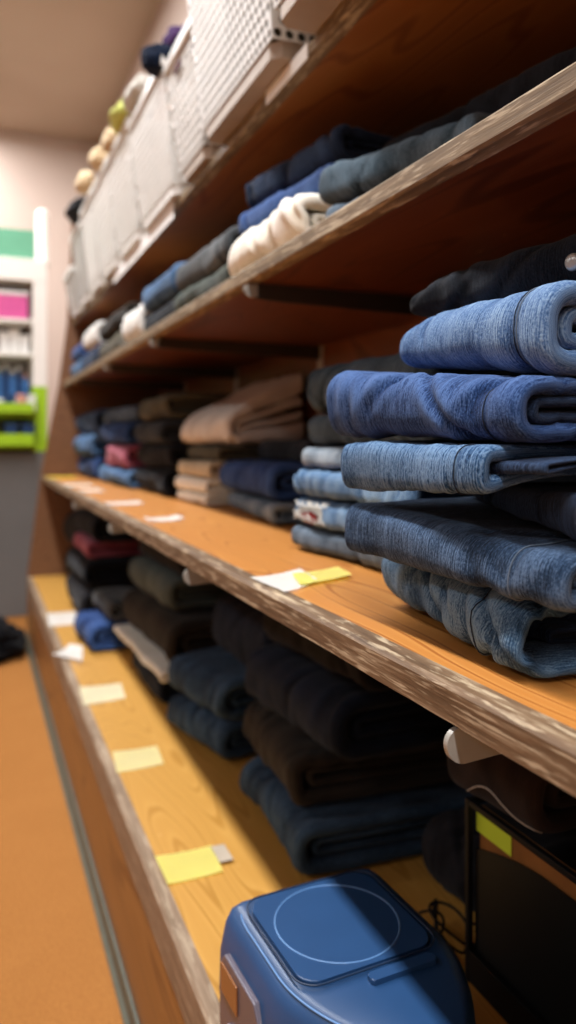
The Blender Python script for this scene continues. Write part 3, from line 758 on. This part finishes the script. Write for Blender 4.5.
for k,(lb,y,L,x) in enumerate(BX):
    hgt = (.29,.29,.225,.25,.27,.275,.28,.255,.16)[k]
    r = empty('mesh_basket', (x,y,ZT+.0006), 0, lb, 'basket', 'white mesh baskets on the top shelf')
    for nm,bm,m in basket_meshes(L, .32, hgt, .0155 if k < 4 else .02, holes=k < 7, tan=k < 3): from_bm(nm, bm, m, r)
    if k == 2:
        sl = box('handle_slot', flat('slot_red', '5a2c34', .7), r, -.0275, -.0235, -.078, -.040, .178, .193, .0015); sl['label'] = 'dark reddish handle slot'
    baskets.append((x,y,L,hgt))
# grey and dark filler blocks added inside so the holes read darker
for k,(lb,m) in enumerate((('taupe filler added to darken the holes of the nearest mesh basket','greengrey'),('grey brown filler added to darken the holes of the large holed basket','olive'),('grey filler added to darken the holes of the basket with the reddish slot','grey'))):
    x,y,L,hg = baskets[k]
    bm = bmesh.new(); add_box(bm, x+.018, x+.30, y-L+.016, y-.016, ZT+.026, ZT+hg-.03, .03)
    bmesh.ops.subdivide_edges(bm, edges=list(bm.edges), cuts=3, use_grid_fill=True)
    for v in bm.verts: v.co += .006*Vector((nz(v.co.x*20,v.co.y*20,v.co.z*20+k), nz(v.co.y*20,v.co.z*20,k), nz(v.co.z*20,v.co.x*20,k+3)))
    tag(from_bm('dark_filler', bm, J[m], None, True), lb, 'filler')
# slot on the third basket
x,y,L,hg = baskets[2]
# clothes bundled on and in the baskets
def bundle(name, label, cat, loc, size, mat, seed, res=3, rough=.2):
    bm = bmesh.new(); bmesh.ops.create_icosphere(bm, subdivisions=res+1, radius=1)
    for v in bm.verts:
        d = v.co.normalized()
        f = 1+rough*nz(d.x*1.6+seed, d.y*1.6, d.z*1.6)+rough*.6*(ridge(d.x*3+seed, d.y*3, d.z*3)-.4)
        v.co = Vector((d.x*f*size[0], d.y*f*size[1], d.z*f*size[2]))
    zmin = min(v.co.z for v in bm.verts)
    uv = bm.loops.layers.uv.new('UVMap')
    for f in bm.faces:
        for l in f.loops: l[uv].uv = (l.vert.co.x, l.vert.co.y+l.vert.co.z)
    for v in bm.verts: v.co.z = max(v.co.z-zmin*.0, -size[2]*.75)
    o = from_bm(name, bm, mat, None, True); o.location = loc
    return tag(o, label, cat, 'clothes piled in the top baskets')
def top(u, v, X): y = y_from(u, X); return (X, y, z_from(v, X, y))
def roll(label, u, v, X, size, mat, seed): bundle('rolled_garment', label, 'garment', top(u, v, X), size, mat, seed)
roll('navy rolled garment sticking out of the basket behind the large holed one', 166, 62, .345, (.05,.030,.030), J['navy'], 1.1)
roll('purple rolled garment poking up behind the large holed basket', 180, 43, .37, (.03,.03,.03), J['purple'], 2.1)
roll('white rolled cloth on the third mesh basket of the top shelf', 141, 97, .345, (.035,.085,.026), J['white'], 3.1)
roll('dark rolled cloth beneath the white one on the top shelf baskets', 140, 112, .40, (.03,.05,.024), J['navy'], 4.1)
roll('pale lime rolled cloth on a top shelf basket', 126, 118, .34, (.035,.080,.028), J['lime'], 5.1)
roll('larger cream rolled cloth next to the lime one on the top shelf', 116, 142, .345, (.035,.07,.030), J['peach'], 6.1)
roll('small cream rolled cloth, nearer of two on the top shelf', 101, 160, .335, (.03,.055,.03), J['peach'], 7.1)
roll('small cream rolled cloth, farther of two on the top shelf', 86, 183, .33, (.03,.06,.032), J['peach'], 8.1)
roll('dark folded garment on the last but one basket of the top shelf', 84, 212, .36, (.06,.13,.035), J['charcoal'], 9.1)
# white price strips clipped on the top shelf's front edge
def strip(label, y0, y1, hh=.034):
    o = box('label_strip', paper('f4f3ef'), None, .3695, .3708, y0, y1, ZT-hh, ZT-.001, .0003)
    return tag(o, label, 'label', 'blank label strips on the top shelf edge')
strip('blank white label strip on the top shelf edge between the two nearest baskets', .84, .98, .020)
strip('blank white label strip on the top shelf edge under the far baskets', 1.50, 2.20)

# ------------------------------------------------------------------ shop display behind the unit
YF = 3.62
M_WHITE = flat('white_laminate', 'ece8e0', .5, .3, .02)
M_GREY = flat('grey_panel', '6f6e6c', .8, .15, .04, 4)
M_LIME = flat('lime_plastic', '9fc91c', .45, .35, .05)
M_GREEN = flat('green_fascia', '6fb190', .7, .2, .04)
M_DARKBACK = flat('grey_backboard', '8d8782', .8, .1, .04)
gd = empty('display_fixture', (-.3,YF,0), 0, 'white framed shop display with grey base and green top behind the shelving unit', 'display')
def gp(name, m, x0,x1,y0,y1,z0,z1,bev=.002): return box(name, m, gd, x0+.3,x1+.3,y0-YF,y1-YF,z0,z1,bev)
X1,_ = at_y(47, 300, YF)
def zz(v): return at_y(20, v, YF)[1]
gp('base_panel', M_GREY, -.9, X1, YF, YF+.3, .001, zz(452))
gp('back_board', M_DARKBACK, -.9, X1-.03, YF+.26, YF+.28, zz(452), zz(280))
gp('post', M_WHITE, X1-.06, X1, YF, YF+.3, zz(386), zz(280)-.001)
gp('post', M_LIME, X1-.06, X1, YF, YF+.3, zz(451.5), zz(386.2))
gp('post', M_WHITE, -.9, -.84, YF, YF+.3, zz(451.5), zz(280)-.001)
gp('top_rail', M_WHITE, -.9, X1, YF, YF+.3, zz(280), zz(258))
gp('header_board', M_GREEN, -.9, X1-.05, YF+.02, YF+.05, zz(257.8), zz(228))
for v in (318, 352): gp('shelf', M_WHITE, -.839, X1-.061, YF+.02, YF+.258, zz(v)-.015, zz(v))
def tray(label, v0, v1):
    x0, x1 = -.70, X1-.063
    y0, y1, a, b = YF-.09, YF+.25, zz(v0), zz(v1)
    r = empty('tray', ((x0+x1)/2,(y0+y1)/2,a), 0, label, 'tray', 'lime plastic trays in the shop display')
    cx,cy = (x0+x1)/2,(y0+y1)/2
    box('base', M_LIME, r, x0-cx,x1-cx,y0-cy,y1-cy,0,.008); box('front', M_LIME, r, x0-cx,x1-cx,y0-cy,y0-cy+.006,.0081,b-a)
    box('side', M_LIME, r, x0-cx,x0-cx+.006,y0-cy+.0062,y1-cy,.0081,b-a); box('side', M_LIME, r, x1-cx-.006,x1-cx,y0-cy+.0062,y1-cy,.0081,b-a)
    return r
gp('shelf', M_LIME, -.839, X1-.061, YF+.0, YF+.258, zz(449), zz(446))
gp('shelf', M_LIME, -.839, X1-.061, YF+.0, YF+.258, zz(418), zz(414))
tray('lower lime green tray in the shop display', 445.5, 434); tray('upper lime green tray in the shop display', 413.5, 404)
# goods
def good(name, label, cat, u, v0, v1, w, mat, group, y=YF+.06, d=.05, lid=None):
    x,_ = at_y(u, v0, y); a = zz(v0)+.001; b = zz(v1)
    r = empty(name, (x,y,a), 0, label, cat, group); hh = b-a; w2 = w/2
    if name == 'bottle':
        lathe('body', mat, r, [(w2*.9,0),(w2,hh*.05),(w2,hh*.62),(w2*.75,hh*.74),(w2*.36,hh*.82),(w2*.36,hh*.86)], 16)
        lathe('cap', lid or M_WHITE, r, [(w2*.42,hh*.865),(w2*.42,hh),(w2*.1,hh*1.005)], 12)
    else:
        box('body', mat, r, -w2,w2,-d/2,d/2,0,hh*.86,.003); box('lid', lid or mat, r, -w2-.003,w2+.003,-d/2-.003,d/2+.003,hh*.862,hh,.002)
    return r
PK, WH, BL, NV, RD = flat('pink_card','d85a9c',.5), flat('white_card','f2f0ec',.5), flat('blue_card','3f6ea8',.5), flat('navy_card','1f3f6c',.5), flat('coral_card','e0a090',.5)
GP = 'goods in the shop display'
good('gift_box','pink box with white lid in the shop display, top row','box', 10, 317.5, 290, .15, PK, GP, lid=WH)
good('gift_box','pink box farther left in the shop display, top row','box', -32, 317.5, 290, .14, PK, GP, lid=WH)
for k,(u,v1,m,l) in enumerate([(-1,366,BL,WH),(6,362,NV,WH),(12.5,368,BL,WH),(19,364,NV,WH),(25.5,372,BL,RD)]):
    good('bottle', ['light blue bottle at the left end','navy bottle second from the left','light blue bottle in the middle','navy bottle second from the right','light blue bottle with coral cap at the right end'][k]+' of the bottle row', 'bottle', u, 399, v1, .030, m, GP, y=YF+.1, lid=l)
for k,(u,m) in enumerate([(9,NV),(22,RD),(30,WH)]):
    good('jar', ['navy','coral','white'][k]+' jar in the upper lime green tray', 'jar', u, 412.0, 395, .045, m, GP, y=YF-.03, d=.04)
for k,(u,m) in enumerate([(11,NV),(28,NV)]):
    good('jar', ['left','right'][k]+' navy jar in the lower lime green tray', 'jar', u, 443.7, 424, .05, m, GP, y=YF-.03, d=.04)
for k,(u,v1) in enumerate([(4,330),(14,326),(24,332)]):
    good('jar', ['left','middle','right'][k]+' white jar on the middle display shelf', 'jar', u, 351.5, v1, .04, WH, GP, y=YF+.12, d=.04)
gp('bottle_shelf', M_WHITE, -.839, X1-.061, YF+.02, YF+.258, zz(399)-.016, zz(399))
# short white post standing on the display's top corner
x,_ = at_y(44, 300, YF+.04)
z0 = zz(258)
wp = lathe('sign_pole', M_WHITE, None, [(.034,0),(.034,.008),(.030,.012),(.030,zz(206)-z0),(.026,zz(202)-z0),(.012,zz(200)-z0)], 18, loc=(x,YF+.12,z0+.0006))
tag(wp, 'short white post standing on the corner of the shop display', 'post')
# dark clothes dropped on the carpet
o = bundle('garment_heap', 'heap of dark clothes dropped on the carpet before the grey display base', 'garment', (.045,2.98,.055), (.13,.14,.075), J['blackcloth'], 12.5, 4, .3)
del o['group']

# ------------------------------------------------------------------ light
def area(name, loc, sx, sy, power, color=(.97,.98,1.0)):
    l = bpy.data.lights.new(name, 'AREA'); l.shape = 'RECTANGLE'; l.size = sx; l.size_y = sy; l.energy = power; l.color = color
    o = bpy.data.objects.new(name, l); COL.objects.link(o); o.location = loc; return o
for y in (-1.6, -.3, 1.0, 2.3, 3.6, 4.5): area('ceiling_or_fill_lamp', (-.20, y, 2.70), .11, 1.2, 36)
for y in (-1.4, .6, 2.6, 4.3): area('ceiling_or_fill_lamp', (-2.4, y, 2.70), .3, 1.2, 14, (.86,.93,1.0))  # unseen row added as cool fill against the warm bounce
w = bpy.data.worlds.new('world'); scene.world = w; w.use_nodes = True
w.node_tree.nodes['Background'].inputs[0].default_value = (.9,.85,.78,1); w.node_tree.nodes['Background'].inputs[1].default_value = .25

# ------------------------------------------------------------------ camera
cam = bpy.data.cameras.new('camera'); co = bpy.data.objects.new('camera', cam); COL.objects.link(co)
co.location = (0,0,H); co.rotation_euler = (math.pi/2, 0, -PSI)
cam.sensor_fit = 'VERTICAL'; cam.sensor_height = 36; cam.sensor_width = 20.25
cam.lens = 36*F/1024; cam.shift_y = -72/1024; cam.clip_start = .02
cam.dof.use_dof = True; cam.dof.focus_distance = .50; cam.dof.aperture_fstop = 4.3
scene.camera = co
scene.view_settings.view_transform = 'Standard'; scene.view_settings.look = 'None'
scene.view_settings.exposure = 0
# button of the black jeans: on the near top of the pile
x, y = .372, y_from(573, .372)
bt.parent = a6; loc = Vector((x, y, z_from(265, .395, y)))
bpy.context.view_layer.update()
bt.location = a6.matrix_world.inverted() @ loc
